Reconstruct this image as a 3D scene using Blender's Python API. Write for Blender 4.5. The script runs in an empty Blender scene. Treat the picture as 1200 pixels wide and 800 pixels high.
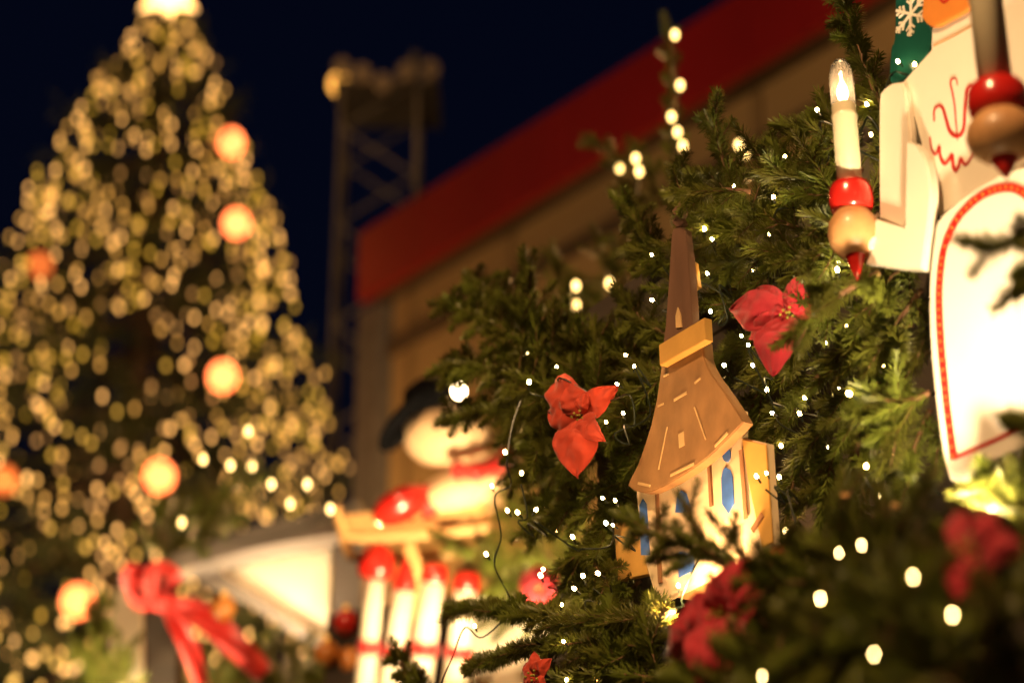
import bpy, bmesh, math, random
import numpy as np
from mathutils import Vector, Matrix, Quaternion
rnd = random.Random(7)
SC = bpy.context.scene
COL = SC.collection
rad = math.radians

# ------------------------------------------------------------------ camera
FPX, TH = 2333.0, rad(24.6)
CAM = Vector((0, 0, 1.6))
FW = Vector((0, math.cos(TH), math.sin(TH)))
UP = Vector((0, -math.sin(TH), math.cos(TH)))
RT = Vector((1, 0, 0))
cd = bpy.data.cameras.new("camera")
cam = bpy.data.objects.new("camera", cd); COL.objects.link(cam)
cam.location = CAM
cam.rotation_euler = (rad(90) + TH, 0, 0)
cd.sensor_width = 36.0
cd.lens = FPX / 1200 * 36
cd.clip_start = 0.05
cd.clip_end = 600
cd.dof.use_dof = True
cd.dof.focus_distance = 2.0
cd.dof.aperture_fstop = 3.1
cd.dof.aperture_ratio = 1.22
SC.camera = cam

# ------------------------------------------------------------------ night sky
w = bpy.data.worlds.new("World"); SC.world = w; w.use_nodes = True
nt = w.node_tree
sky = nt.nodes.new("ShaderNodeTexSky"); sky.sky_type = 'NISHITA'; sky.sun_disc = False
sky.sun_elevation = rad(-3.0); sky.sun_rotation = rad(150)
bg = nt.nodes["Background"]; bg.inputs[1].default_value = 0.15
tint = nt.nodes.new("ShaderNodeMix"); tint.data_type = 'RGBA'; tint.blend_type = 'MULTIPLY'; tint.inputs[0].default_value = 1
tint.inputs[7].default_value = (.13, .23, .66, 1)          # deep blue hour
nt.links.new(sky.outputs[0], tint.inputs[6]); nt.links.new(tint.outputs[2], bg.inputs[0])

# ------------------------------------------------------------------ exposure
SC.view_settings.view_transform = 'Standard'
SC.view_settings.look = 'None'
SC.view_settings.exposure = 0.0
SC.view_settings.gamma = 1.0
SC.cycles.use_denoising = True
SC.cycles.use_adaptive_sampling = False
SC.cycles.max_bounces = 6
SC.cycles.diffuse_bounces = 3
SC.cycles.caustics_reflective = False
SC.cycles.caustics_refractive = False
SC.cycles.sample_clamp_indirect = 4.0

# ------------------------------------------------------------------ helpers
def ray(px, py):
    return FW + RT * ((px - 600) / FPX) + UP * ((400 - py) / FPX)
def P(px, py, D):
    return CAM + ray(px, py) * D
class Fr:
    """upright plane: local x runs to the near end, local y goes into the wall, z is up"""
    def __init__(s, anchor, deg):
        a = rad(deg)
        X = Vector((math.sin(a), -math.cos(a), 0)); Y = Vector((math.cos(a), math.sin(a), 0)); Z = Vector((0, 0, 1))
        s.M = Matrix(((X.x, Y.x, 0, anchor.x), (X.y, Y.y, 0, anchor.y), (0, 0, 1, anchor.z), (0, 0, 0, 1)))
        s.I = s.M.inverted(); s.X, s.Y, s.Z, s.o = X, Y, Z, anchor
    def w(s, px, py, y=0.0):
        d = ray(px, py)
        t = (y - (CAM - s.o).dot(s.Y)) / d.dot(s.Y)
        return CAM + d * t
    def l(s, px, py, y=0.0):
        return s.I @ s.w(px, py, y)
    def xz(s, px, py, y=0.0):
        v = s.l(px, py, y); return (v.x, v.z)
    def tr(s, pts, y=0.0):
        return [s.xz(p[0], p[1], y) for p in pts]

def nodes(name):
    m = bpy.data.materials.new(name); m.use_nodes = True
    return m, m.node_tree.nodes, m.node_tree.links, m.node_tree.nodes["Principled BSDF"]
def mat(name, col, rough=.5, var=.15, scale=20.0, bump=0.0, coat=0.0, metal=0.0, objvar=0.0, sheen=0.0, trans=0.0, stretch=(1, 1, 1), spec=.5):
    m, N, L, b = nodes(name)
    tc = N.new("ShaderNodeTexCoord"); mp = N.new("ShaderNodeMapping"); mp.inputs[3].default_value = stretch
    no = N.new("ShaderNodeTexNoise"); no.inputs["Scale"].default_value = scale; no.inputs["Detail"].default_value = 5
    L.new(tc.outputs["Object"], mp.inputs[0]); L.new(mp.outputs[0], no.inputs["Vector"])
    mr = N.new("ShaderNodeMapRange"); mr.inputs[1].default_value = .3; mr.inputs[2].default_value = .7
    mr.inputs[3].default_value = 1 - var; mr.inputs[4].default_value = 1 + var
    L.new(no.outputs[0], mr.inputs[0])
    hs = N.new("ShaderNodeHueSaturation"); hs.inputs["Color"].default_value = (*col, 1)
    src = mr.outputs[0]
    if objvar:
        oi = N.new("ShaderNodeObjectInfo"); m2 = N.new("ShaderNodeMapRange")
        m2.inputs[3].default_value = 1 - objvar; m2.inputs[4].default_value = 1 + objvar
        L.new(oi.outputs["Random"], m2.inputs[0])
        mu = N.new("ShaderNodeMath"); mu.operation = 'MULTIPLY'
        L.new(mr.outputs[0], mu.inputs[0]); L.new(m2.outputs[0], mu.inputs[1]); src = mu.outputs[0]
        m3 = N.new("ShaderNodeMapRange"); m3.inputs[3].default_value = .478; m3.inputs[4].default_value = .525
        L.new(oi.outputs["Random"], m3.inputs[0]); L.new(m3.outputs[0], hs.inputs["Hue"])
    L.new(src, hs.inputs["Value"]); L.new(hs.outputs[0], b.inputs["Base Color"])
    b.inputs["Roughness"].default_value = rough; b.inputs["Metallic"].default_value = metal
    b.inputs["Coat Weight"].default_value = coat; b.inputs["Coat Roughness"].default_value = .12
    b.inputs["Sheen Weight"].default_value = sheen; b.inputs["Specular IOR Level"].default_value = spec
    if trans:
        tl = N.new("ShaderNodeBsdfTranslucent"); mx = N.new("ShaderNodeMixShader"); mx.inputs[0].default_value = trans
        L.new(hs.outputs[0], tl.inputs[0]); L.new(b.outputs[0], mx.inputs[1]); L.new(tl.outputs[0], mx.inputs[2])
        L.new(mx.outputs[0], N["Material Output"].inputs[0])
    if bump:
        bu = N.new("ShaderNodeBump"); bu.inputs["Strength"].default_value = bump; bu.inputs["Distance"].default_value = .01
        L.new(no.outputs[0], bu.inputs["Height"]); L.new(bu.outputs[0], b.inputs["Normal"])
    return m
def emit(name, col, s, base=(.8, .8, .8)):
    m, N, L, b = nodes(name)
    b.inputs["Base Color"].default_value = (*base, 1); b.inputs["Roughness"].default_value = .3
    b.inputs["Emission Color"].default_value = (*col, 1); b.inputs["Emission Strength"].default_value = s
    return m
def glassmat(name):
    m, N, L, b = nodes(name)
    g = N.new("ShaderNodeBsdfTransparent"); gl = N.new("ShaderNodeBsdfGlossy"); gl.inputs["Roughness"].default_value = .05
    g.inputs[0].default_value = (.95, .92, .86, 1)
    tl = N.new("ShaderNodeBsdfTranslucent"); tl.inputs[0].default_value = (.9, .84, .74, 1)
    m0 = N.new("ShaderNodeMixShader"); m0.inputs[0].default_value = .22
    L.new(g.outputs[0], m0.inputs[1]); L.new(tl.outputs[0], m0.inputs[2])
    fz = N.new("ShaderNodeLayerWeight"); fz.inputs[0].default_value = .35
    mx = N.new("ShaderNodeMixShader")
    L.new(fz.outputs["Fresnel"], mx.inputs[0]); L.new(m0.outputs[0], mx.inputs[1]); L.new(gl.outputs[0], mx.inputs[2])
    L.new(mx.outputs[0], N["Material Output"].inputs[0])
    return m

def me(name, verts, faces, mats, smooth=False, fm=None):
    m = bpy.data.meshes.new(name)
    m.from_pydata([tuple(v) for v in verts], [], [tuple(f) for f in faces])
    for k in (mats if isinstance(mats, (list, tuple)) else [mats]): m.materials.append(k)
    if fm is not None: m.polygons.foreach_set("material_index", fm)
    if smooth: m.polygons.foreach_set("use_smooth", [True] * len(m.polygons))
    m.update()
    return m
def ob(name, mesh, parent=None, M=None):
    o = bpy.data.objects.new(name, mesh); COL.objects.link(o)
    if parent is not None: o.parent = parent
    if M is not None: o.matrix_local = M
    return o
def mk(name, vf, mats, parent=None, M=None, smooth=False):
    return ob(name, me(name, vf[0], vf[1], mats, smooth), parent, M)
def tag(o, label, cat, group=None):
    o["label"] = label; o["category"] = cat
    if group: o["group"] = group
    return o
def thing(name, label, cat, M=None, group=None):
    o = bpy.data.objects.new(name, None); COL.objects.link(o); o.empty_display_size = .05
    if M is not None: o.matrix_local = M
    return tag(o, label, cat, group)
def T(v): return Matrix.Translation(v)

def join(parts):
    V, Fc = [], []
    for v, f in parts:
        n = len(V); V += list(v); Fc += [tuple(i + n for i in q) for q in f]
    return V, Fc
def box(x0, x1, y0, y1, z0, z1):
    v = [(x, y, z) for z in (z0, z1) for y in (y0, y1) for x in (x0, x1)]
    return v, [(0, 2, 3, 1), (4, 5, 7, 6), (0, 1, 5, 4), (2, 6, 7, 3), (0, 4, 6, 2), (1, 3, 7, 5)]
def cat(pts, k=6, closed=False):
    pts = [Vector(p) for p in pts]; n = len(pts); out = []
    rng = range(n) if closed else range(n - 1)
    for i in rng:
        if closed: a, b, c, d = pts[i - 1], pts[i], pts[(i + 1) % n], pts[(i + 2) % n]
        else: a, b, c, d = pts[max(i - 1, 0)], pts[i], pts[i + 1], pts[min(i + 2, n - 1)]
        for j in range(k):
            t = j / k
            out.append(.5 * ((2 * b) + (c - a) * t + (2 * a - 5 * b + 4 * c - d) * t * t + (3 * b - a - 3 * c + d) * t ** 3))
    if not closed: out.append(pts[-1])
    return out
def tube(path, r, n=6, cap=True):
    path = [Vector(p) for p in path]; V, Fc = [], []
    rs = r if isinstance(r, (list, tuple)) else [r] * len(path)
    t0 = (path[1] - path[0]).normalized(); nrm = t0.orthogonal().normalized()
    for i, p in enumerate(path):
        t = (path[min(i + 1, len(path) - 1)] - path[max(i - 1, 0)])
        t = t.normalized() if t.length > 1e-9 else t0
        nrm = (nrm - t * nrm.dot(t)); nrm = nrm.normalized() if nrm.length > 1e-6 else t.orthogonal().normalized()
        b = t.cross(nrm)
        for k in range(n):
            a = 2 * math.pi * k / n
            V.append(p + (nrm * math.cos(a) + b * math.sin(a)) * rs[i])
    for i in range(len(path) - 1):
        for k in range(n):
            k2 = (k + 1) % n
            Fc.append((i * n + k, i * n + k2, (i + 1) * n + k2, (i + 1) * n + k))
    if cap: Fc.append(tuple(reversed(range(n)))); Fc.append(tuple(range(len(V) - n, len(V))))
    return V, Fc
def lathe(prof, n=24):
    V, Fc = [], []
    for r, z in prof:
        for k in range(n):
            a = 2 * math.pi * k / n; V.append((r * math.cos(a), r * math.sin(a), z))
    for i in range(len(prof) - 1):
        for k in range(n):
            k2 = (k + 1) % n; Fc.append((i * n + k, i * n + k2, (i + 1) * n + k2, (i + 1) * n + k))
    Fc.append(tuple(reversed(range(n)))); Fc.append(tuple(range(len(V) - n, len(V))))
    return V, Fc
def ball(r, n=16, m=10, sz=1.0):
    return lathe([(max(r * math.sin(math.pi * i / m), r * .01), -r * sz * math.cos(math.pi * i / m)) for i in range(m + 1)], n)
def board(name, pts, y0, y1, m, parent, bev=.0008, M=None):
    pts = [(p[0], p[1]) for p in pts]
    area = sum(pts[i][0] * pts[(i + 1) % len(pts)][1] - pts[(i + 1) % len(pts)][0] * pts[i][1] for i in range(len(pts)))
    if area < 0: pts = pts[::-1]
    bm = bmesh.new()
    a = [bm.verts.new((x, y0, z)) for x, z in pts]; b = [bm.verts.new((x, y1, z)) for x, z in pts]
    n = len(pts)
    f0 = bm.faces.new(a); bm.faces.new(b[::-1])
    for i in range(n): bm.faces.new((a[(i + 1) % n], a[i], b[i], b[(i + 1) % n]))
    bmesh.ops.recalc_face_normals(bm, faces=bm.faces[:])
    if bev:
        bmesh.ops.bevel(bm, geom=list(f0.edges), offset=bev, segments=2, affect='EDGES', clamp_overlap=True)
    m2 = bpy.data.meshes.new(name); bm.to_mesh(m2); bm.free(); m2.materials.append(m)
    return ob(name, m2, parent, M)
def stroke(name, pts, wd, y0, y1, m, parent, taper=False):
    pts = [Vector((p[0], p[1])) for p in pts]; L_, R_ = [], []
    n = len(pts)
    for i, p in enumerate(pts):
        t = (pts[min(i + 1, n - 1)] - pts[max(i - 1, 0)]).normalized(); q = Vector((-t.y, t.x))
        ww = wd * (.35 + .65 * math.sin(math.pi * min(max(i / (n - 1), .04), .96))) if taper else wd
        L_.append(p + q * ww / 2); R_.append(p - q * ww / 2)
    V = []
    for i in range(n):
        V += [(L_[i].x, y0, L_[i].y), (R_[i].x, y0, R_[i].y), (R_[i].x, y1, R_[i].y), (L_[i].x, y1, L_[i].y)]
    Fc = [(0, 1, 2, 3), (4 * n - 1, 4 * n - 2, 4 * n - 3, 4 * n - 4)]
    for i in range(n - 1):
        a, b = 4 * i, 4 * i + 4
        Fc += [(a, b, b + 1, a + 1), (a + 1, b + 1, b + 2, a + 2), (a + 2, b + 2, b + 3, a + 3), (a + 3, b + 3, b, a)]
    return mk(name, (V, Fc), m, parent)
def look(pos, d, roll=0.0, s=1.0):
    q = Vector((0, 0, 1)).rotation_difference(Vector(d).normalized())
    return T(pos) @ q.to_matrix().to_4x4() @ Matrix.Rotation(roll, 4, 'Z') @ Matrix.Scale(s, 4)

# ------------------------------------------------------------------ materials
NEEDLE = mat("fir_needles", (.118, .128, .017), .42, .25, 60, objvar=.4, trans=.15, spec=.32)
NEEDLE_FAR = mat("tree_needles", (.035, .05, .018), .5, .3, 8)
BARK = mat("twig_bark", (.13, .062, .026), .8, .3, 80, .3)
TRUNK = mat("trunk_bark", (.07, .045, .03), .9, .3, 12, .5)
WIRE = mat("wire_green", (.008, .014, .008), .4, .1)
LED = emit("led_warm", (1, .64, .24), 100)
LEDB = emit("led_warm_far", (1, .62, .18), 5.5)
PETAL_O = mat("petal_orange_red", (.52, .038, .008), .75, .18, 45, .25, sheen=.3, trans=.15)
PETAL_R = mat("petal_crimson", (.42, .007, .020), .75, .18, 45, .25, sheen=.3, trans=.15)
STAMEN = mat("stamen_yellow", (.35, .30, .04), .6)
CREAM = mat("chapel_wall_veneer", (.74, .56, .36), .6, .10, 30, .08, stretch=(1, 1, .15))
OCHRE = mat("chapel_ochre_board", (.55, .30, .07), .6, .12, 30, .08)
ROOFB = mat("chapel_roof_veneer", (.30, .155, .060), .62, .22, 40, .15, stretch=(1, 1, .7))
SPIRE = mat("chapel_spire_veneer", (.15, .075, .045), .65, .2, 40, .15, stretch=(1, 1, .2))
STRIP = mat("pale_veneer_strip", (.62, .40, .18), .6, .15, 60)
STRIPB = mat("brown_veneer_strip", (.30, .14, .06), .6, .15, 60)
BLUE = mat("window_blue", (.05, .14, .48), .5, .2, 60)
WHITEP = mat("white_gloss_paint", (.80, .72, .60), .3, .04, 12, coat=.6)
REDP = mat("red_gloss_paint", (.55, .018, .012), .25, .1, 30, coat=.7)
REDLINE = mat("painted_red_line", (.40, .014, .010), .4, .1, 60)
GREENP = mat("green_gloss_paint", (.008, .075, .058), .3, .1, 20, coat=.5)
SKIN = mat("orange_paint", (.62, .21, .035), .45, .12, 25)
WOODB = mat("turned_wood", (.52, .27, .11), .45, .28, 30, .05, coat=.15, stretch=(1, 1, .2))
CANDLE = mat("candle_plastic", (.64, .56, .38), .35, .05, 40, coat=.2)
GOLD = mat("gold_bead", (.70, .42, .08), .3, .1, 40, metal=.4)
PLANK = mat("dark_plank", (.035, .024, .016), .75, .3, 15, .3, stretch=(.2, 1, 1))
BLACKM = mat("black_metal", (.015, .015, .016), .45, .2, 40)
FASCIA = mat("red_fascia_metal", (.32, .011, .011), .5, .10, 2.0, stretch=(1, 1, .3))
WALLT = mat("tan_wall", (.40, .27, .12), .8, .18, 1.2, .2)
BATTEN = mat("batten_brown", (.27, .18, .08), .8, .2, 3)
WALLD = mat("dark_trim", (.09, .06, .035), .8, .2, 3)
STEEL = mat("galvanised_steel", (.16, .15, .15), .5, .2, 12, metal=.3)
GREYW = mat("grey_roof_wood", (.15, .125, .105), .8, .25, 6, .3, stretch=(.2, 1, 1))
SOFFIT = mat("white_soffit", (.78, .68, .52), .7, .08, 6)
SNOW = mat("snowman_cream", (.72, .50, .30), .6, .1, 10)
BLACKF = mat("black_felt", (.004, .004, .005), .95, .2, 30, spec=.05)
PINE = mat("pine_wood", (.52, .28, .10), .6, .2, 8, stretch=(.2, 1, 1))
RIBBON = mat("red_ribbon", (.60, .012, .007), .45, .2, 12, .2, sheen=.4, trans=.1)
PAVE = mat("paving", (.10, .09, .08), .7, .3, 3, .3)
GLASS = glassmat("clear_glass")
FIL = emit("filament", (1, .62, .3), 25)
LAMPG = emit("lamp_glass", (1, .70, .36), 40)
AMBER = emit("amber_lamp", (1, .42, .06), 2.6)
GLOBE = emit("orange_globe", (1, .19, .05), 5.6, (.6, .2, .05))
GLOBE_DIM = emit("orange_globe_dim", (1, .20, .04), 1.0, (.6, .2, .05))
STARM = emit("star_light", (1, .50, .14), 7)
TB = [emit("tree_bulb_gold", (1, .46, .07), 2.0), emit("tree_bulb_amber", (1, .43, .085), .95), emit("tree_bulb_yellow", (.95, .51, .025), 1.6), emit("tree_bulb_pale", (1, .47, .115), 3.8)]

# ------------------------------------------------------------------ ground
g = mk("ground", ([(-150, -150, 0), (150, -150, 0), (150, 150, 0), (-150, 150, 0)], [(0, 1, 2, 3)]), PAVE); g["kind"] = "structure"

# ------------------------------------------------------------------ lamps of the market
def street_lamp(x, y, z, watt, label, col=(1, .62, .30)):
    t = thing("street_lamp", label, "street lamp", T((x, y, 0)), "street lamps of the market lane")
    mk("post", lathe([(.09, 0), (.09, .25), (.045, .35), (.035, z - .3), (.06, z - .28)], 14), BLACKM, t)
    mk("lantern_glass", lathe([(.07, z - .26), (.12, z), (.12, z + .02)], 12), GLASS, t)
    mk("bulb", ball(.03, 12, 8, 1.4), LAMPG, t, T((0, 0, z - .20)))
    mk("lantern_cap", lathe([(.15, z + .03), (.14, z + .05), (.03, z + .16), (.01, z + .22)], 12), BLACKM, t)
    ld = bpy.data.lights.new("street_lamp_light", 'POINT'); ld.energy = watt; ld.color = col; ld.shadow_soft_size = .06
    lo = bpy.data.objects.new("street_lamp_light", ld); COL.objects.link(lo); lo.parent = t; lo.location = (0, 0, z - .09)
    return t
street_lamp(-1.4, -0.9, 5.0, 1250, "black lantern post in the open lane before the fir-decked stall")
street_lamp(-1.1, 7.6, 3.0, 1900, "black lantern post before the tan hall wall", (1, .55, .20))
street_lamp(1.9, 5.6, 2.7, 800, "black lantern post behind the fir-decked stall", (1, .55, .20))

# ------------------------------------------------------------------ hall with red fascia
HF = Fr(P(425, 300, 12), 38.7)
t = thing("market_hall", "tan market hall with a broad red metal fascia under its flat roof", "building", HF.M)
zt = HF.l(430, 268).z; zb = HF.l(425, 348).z; z0 = HF.I.to_translation().z * 0 - HF.o.z
XL, XR = -0.05, 11.0
fa = None
for k in range(6):
    a = XL + (XR - XL) * k / 6; b = XL + (XR - XL) * (k + 1) / 6
    mk("fascia_panel", box(a + .004, b - .004, 0, .06, zb, zt), FASCIA, t)
mk("roof", box(XL + .02, XR - .02, .062, 7.0, zt - .12, zt - .02), WALLD, t)
mk("soffit", box(XL + .02, XR - .02, .062, .198, zb + .02, zb + .06), WALLD, t)
mk("wall", box(XL + .1, XR - .1, .2, 6.9, z0, zb + .018), WALLT, t)
zr = HF.l(460, 405, .17).z
mk("dark_band", box(XL + .1, XR - .1, .15, .198, zr - .05, zr + .03), WALLD, t)  # dark horizontal band along the wall, parallel to the eave
for k in range(12):
    x = XL + .3 + k * .95
    mk("batten", box(x, x + .06, .165, .197, z0, zr - .055), BATTEN, t)
    mk("batten", box(x, x + .06, .165, .197, zr + .035, zb - .01), BATTEN, t)
mk("corner_post", box(XL - .12, XL + .09, .10, .40, z0, zb - .01), STEEL, t)

# ------------------------------------------------------------------ lattice light mast
mb = P(448, 120, 15); 
t = thing("light_mast", "lattice steel light mast with amber lamp and lit platform", "mast", T((mb.x, mb.y, 0)))
H = mb.z; hw = .28
tb = []
for sx in (-1, 1):
    for sy in (-1, 1):
        tb.append(tube([(sx * hw, sy * hw, 0), (sx * hw, sy * hw, H)], .017, 6))
mk("upright", tb[0], STEEL, t); mk("upright", tb[1], STEEL, t); mk("upright", tb[2], STEEL, t); mk("upright", tb[3], STEEL, t)
nb = int(H / .38)
for k in range(nb):
    za, zb2 = H * k / nb, H * (k + 1) / nb
    s = 1 if k % 2 else -1
    for sy in (-1, 1):
        mk("brace", tube([(-hw * s, sy * hw, za), (hw * s, sy * hw, zb2)], .012, 5), STEEL, t)
        mk("brace", tube([(sy * hw, -hw * s, za), (sy * hw, hw * s, zb2)], .012, 5), STEEL, t)
mk("platform", box(-.34, .44, -.34, .34, H - .03, H), STEEL, t)
for x, dz in ((-.27, .05), (-.12, .0), (.03, -.08), (.2, .02), (.38, .04)):
    fl = mk("floodlight", lathe([(.04, -.09), (.065, .03), (.07, .05)], 12), GREYW, t, look((x, -.40, H + dz), (0, -.8, -.5)))
mk("antenna", tube([(.24, 0, H + .05), (.24, 0, H + .42)], .05, 6), STEEL, t)
lp = P(398, 99, 14.9) - Vector((mb.x, mb.y, 0))
al = mk("amber_lamp", ball(.085, 14, 8), AMBER, t, T(lp))
mk("lamp_arm", tube([lp + Vector((0, 0, -.06)), (-hw, 0, H + .02)], .02, 5), STEEL, t)
ld = bpy.data.lights.new("mast_light", 'POINT'); ld.energy = 14; ld.color = (1, .48, .14); ld.shadow_soft_size = .1
lo = bpy.data.objects.new("mast_light", ld); COL.objects.link(lo); lo.parent = t; lo.location = (-.1, -1.3, H - .1)

# ------------------------------------------------------------------ great lit Christmas tree
AP = P(197, 12, 14.0)
TX, TY, TH_ = AP.x, AP.y, AP.z
tree = thing("christmas_tree", "tall conical fir tree covered in golden fairy lights", "tree", T((TX, TY, 0)))
mk("trunk", tube([(0, 0, 0), (0, 0, TH_ * .5), (0, 0, TH_)], [.17, .10, .015], 10), TRUNK, tree)
def cone_r(z):
    h = TH_ - z
    return .03 + .49 * max(h, 0) ** .65 + .06 * h
parts = []; V, Fc = [], []
nr = np.random.RandomState(3)
limbs = []
for k in range(210):
    z = TH_ - .15 - (TH_ - 1.2) * (k / 210) ** .8
    a = k * 2.39996 + nr.uniform(-.3, .3); r = cone_r(z) * nr.uniform(.82, 1.05)
    d = Vector((math.cos(a), math.sin(a), 0))
    p0 = Vector((0, 0, z + .18 * r)); p1 = d * r * .5 + Vector((0, 0, z + .02 * r)); p2 = d * r + Vector((0, 0, z - .02 * r))
    limbs.append((p0, p1, p2)); 
    parts.append(tube([p0, p1, p2], [.028, .018, .006], 5))
mk("limbs", join(parts), TRUNK, tree)
for (p0, p1, p2) in limbs:
    L_ = (p2 - p0).length
    n = int(10 + 22 * L_)
    for i in range(n):
        s = nr.uniform(.25, 1.02)
        c = (p0.lerp(p1, s * 2) if s < .5 else p1.lerp(p2, s * 2 - 1))
        ax = (p2 - p0).normalized(); sd = Vector((-ax.y, ax.x, 0)).normalized() * (1 if i % 2 else -1)
        d = (ax * nr.uniform(.5, 1) + sd * nr.uniform(.4, 1.1) + Vector((0, 0, nr.uniform(-.45, .25)))).normalized()
        ln = nr.uniform(.14, .30)
        for j in range(11):
            q = c + d * ln * j / 11
            e = (d * .75 + Vector(nr.normal(0, .5, 3))).normalized() * .075
            sdv = e.cross(Vector(nr.normal(0, 1, 3))); sdv = sdv.normalized() * .009
            n0 = len(V); V += [q - sdv, q + sdv, q + e]; Fc.append((n0, n0 + 1, n0 + 2))
mk("crown", (V, Fc), NEEDLE_FAR, tree)["kind"] = "stuff"
# fairy lights on the tree
fl = thing("fairy_lights", "golden fairy lights wound in rows round the tall tree", "fairy lights", T((TX, TY, 0)))
bulbm = [me("tree_bulb", *ball(.0145, 8, 6, 1.25), b, True) for b in TB]
cands = []
camv = (CAM - Vector((TX, TY, 0))); ca = math.atan2(camv.y, camv.x)
for i in range(5200):
    h = (TH_ - 1.2) * nr.uniform(.0006, 1) ** .667; z = TH_ - h
    a = nr.uniform(-math.pi, math.pi)
    if math.sin(z * 4.3 + 2.1 * math.sin(a * 3)) + .8 * math.sin(a * 7 + z * 2.2) < -1.05 + nr.uniform(-.3, .3): continue   # bare gaps between the boughs
    cands.append((a, z, cone_r(z) * nr.uniform(.70, 1.06)))
def proj(v):
    d = v - CAM; D = d.dot(FW); return 600 + FPX * d.dot(RT) / D, 400 - FPX * d.dot(UP) / D
vis, rest = [], []
for a, z, r in cands:
    v = Vector((math.cos(a) * r, math.sin(a) * r, z)); x, y = proj(v + Vector((TX, TY, 0)))
    inside = -20 < x < 1220 and -20 < y < 820
    (vis if inside and math.cos(a - ca) > .05 and len(vis) < 300 else rest).append(v)
for i, v in enumerate(vis):
    ob("bulb", bulbm[nr.choice(4, p=[.4, .3, .2, .1])], fl, T(v))
for q in range(4):
    sub = rest[q::4]
    o = mk("bulb_rows", join([([Vector(c) + v for c in bv], bf) for v in sub for bv, bf in [ball(.0145, 6, 4, 1.2)]]), TB[q], fl, smooth=True); o["kind"] = "stuff"
sp = []
for i in range(900):
    h = .2 + (TH_ - 1.6) * i / 900; a = i * .13; r = cone_r(TH_ - h) * .93
    sp.append((r * math.cos(a), r * math.sin(a), TH_ - h))
mk("cable", tube(sp, .005, 4), WIRE, fl)
# star
st = thing("tree_star", "glowing golden star on the tip of the tall tree", "star", T(AP + Vector((0, 0, .12))))
sv = [(0, -.05, 0), (0, .05, 0)]
for k in range(12):
    a = math.pi * k / 6; r = .24 if k % 2 == 0 else .11
    sv.append((r * math.sin(a), 0, r * math.cos(a)))
sf = []
for k in range(12):
    a, b = 2 + k, 2 + (k + 1) % 12
    sf += [(0, b, a), (1, a, b)]
mk("star_body", (sv, sf), STARM, st)
mk("socket", tube([(0, 0, -.30), (0, 0, -.10)], .02, 6), BLACKM, st)
# orange globes
for k, (px, py, D, lab) in enumerate([(271, 167, 13.0, "glowing orange globe high on the tall tree, uppermost of the globes"), (277, 262, 12.75, "glowing orange globe on the tall tree just under the uppermost globe"),
        (46, 312, 13.2, "dim orange globe half hidden in the tall tree's outer branches"), (261, 441, 12.5, "glowing orange globe on the tall tree halfway down its lit side"),
        (187, 558, 12.2, "glowing orange globe on the tall tree just above the red bow"), (91, 704, 11.9, "glowing orange globe low on the tall tree beside the red bow"),
        (4, 562, 12.8, "orange globe set back in the low outer branches of the tall tree")]):
    f_ = .80 if "dim" in lab or "set back" in lab else 1.07
    D = 10.5
    while D < 14:
        p = P(px, py, D)
        if math.hypot(p.x - TX, p.y - TY) < cone_r(p.z) * f_: break
        D += .02
    o = thing("lit_globe", lab, "globe lamp", T(p), "orange globes hung in the tall tree")
    mk("globe", ball(.085, 18, 12), GLOBE_DIM if f_ < 1 else GLOBE, o, smooth=True)
    mk("cap", lathe([(.03, .075), (.03, .11), (.012, .12)], 10), BLACKM, o)
    ax = Vector((TX, TY, p.z + .2)) - p
    mk("hanger", tube([(0, 0, .11), Vector((0, 0, .16)) + ax * .06, ax * .30 + Vector((0, 0, .10))], .006, 5), WIRE, o)

# ------------------------------------------------------------------ fir shoots (shared meshes)
def make_shoot(seed, L_, nl, dens):
    r = np.random.RandomState(seed)
    bend = r.uniform(-.10, .10, 2)
    path = [Vector((bend[0] * L_ * s * s, bend[1] * L_ * s * s, L_ * s)) for s in np.linspace(0, 1, 7)]
    tw = tube(path, [.0017 - .0009 * s for s in np.linspace(0, 1, 7)], 6)
    n = int(L_ * dens)
    V, Fc = [], []
    for i in range(n):
        s = (i + r.uniform(0, 1)) / n
        a = i * 2.39996 + r.normal(0, .25)
        c = Vector((bend[0] * L_ * s * s, bend[1] * L_ * s * s, L_ * s))
        o = Vector((math.cos(a), .78 * math.sin(a) + .18, 0)).normalized()
        el = rad(68 - 30 * s ** 2 + r.normal(0, 8))
        d = (o * math.sin(el) + Vector((0, 0, 1)) * math.cos(el)).normalized()
        ln = nl * (1.05 - .35 * s ** 3) * r.uniform(.78, 1.12) * min(1, .6 + s * 5)
        bd = (Vector((0, 0, 1)) - d * d.z) * ln * .16
        sd = d.cross(Vector((0, 0, 1))).normalized(); up = sd.cross(d)
        wv = r.uniform(.00080, .00112)
        n0 = len(V)
        for f_, ww, bb in ((.0, .7, 0.), (.55, 1., .35)):
            q = c + d * ln * f_ + bd * bb
            V += [q + sd * wv * ww, q - sd * wv * ww, q + up * wv * ww * .8]
        V.append(c + d * ln + bd)
        Fc += [(n0, n0 + 1, n0 + 4, n0 + 3), (n0 + 1, n0 + 2, n0 + 5, n0 + 4), (n0 + 2, n0, n0 + 3, n0 + 5),
               (n0 + 3, n0 + 4, n0 + 6), (n0 + 4, n0 + 5, n0 + 6), (n0 + 5, n0 + 3, n0 + 6)]
    return me("shoot", *tw, BARK, True), me("needles", V, Fc, NEEDLE, False), L_
SHOOTS = [make_shoot(s, .085, .0205 + .0014 * (s % 3), 1650) for s in range(8)]
NSH = [0]
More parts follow.
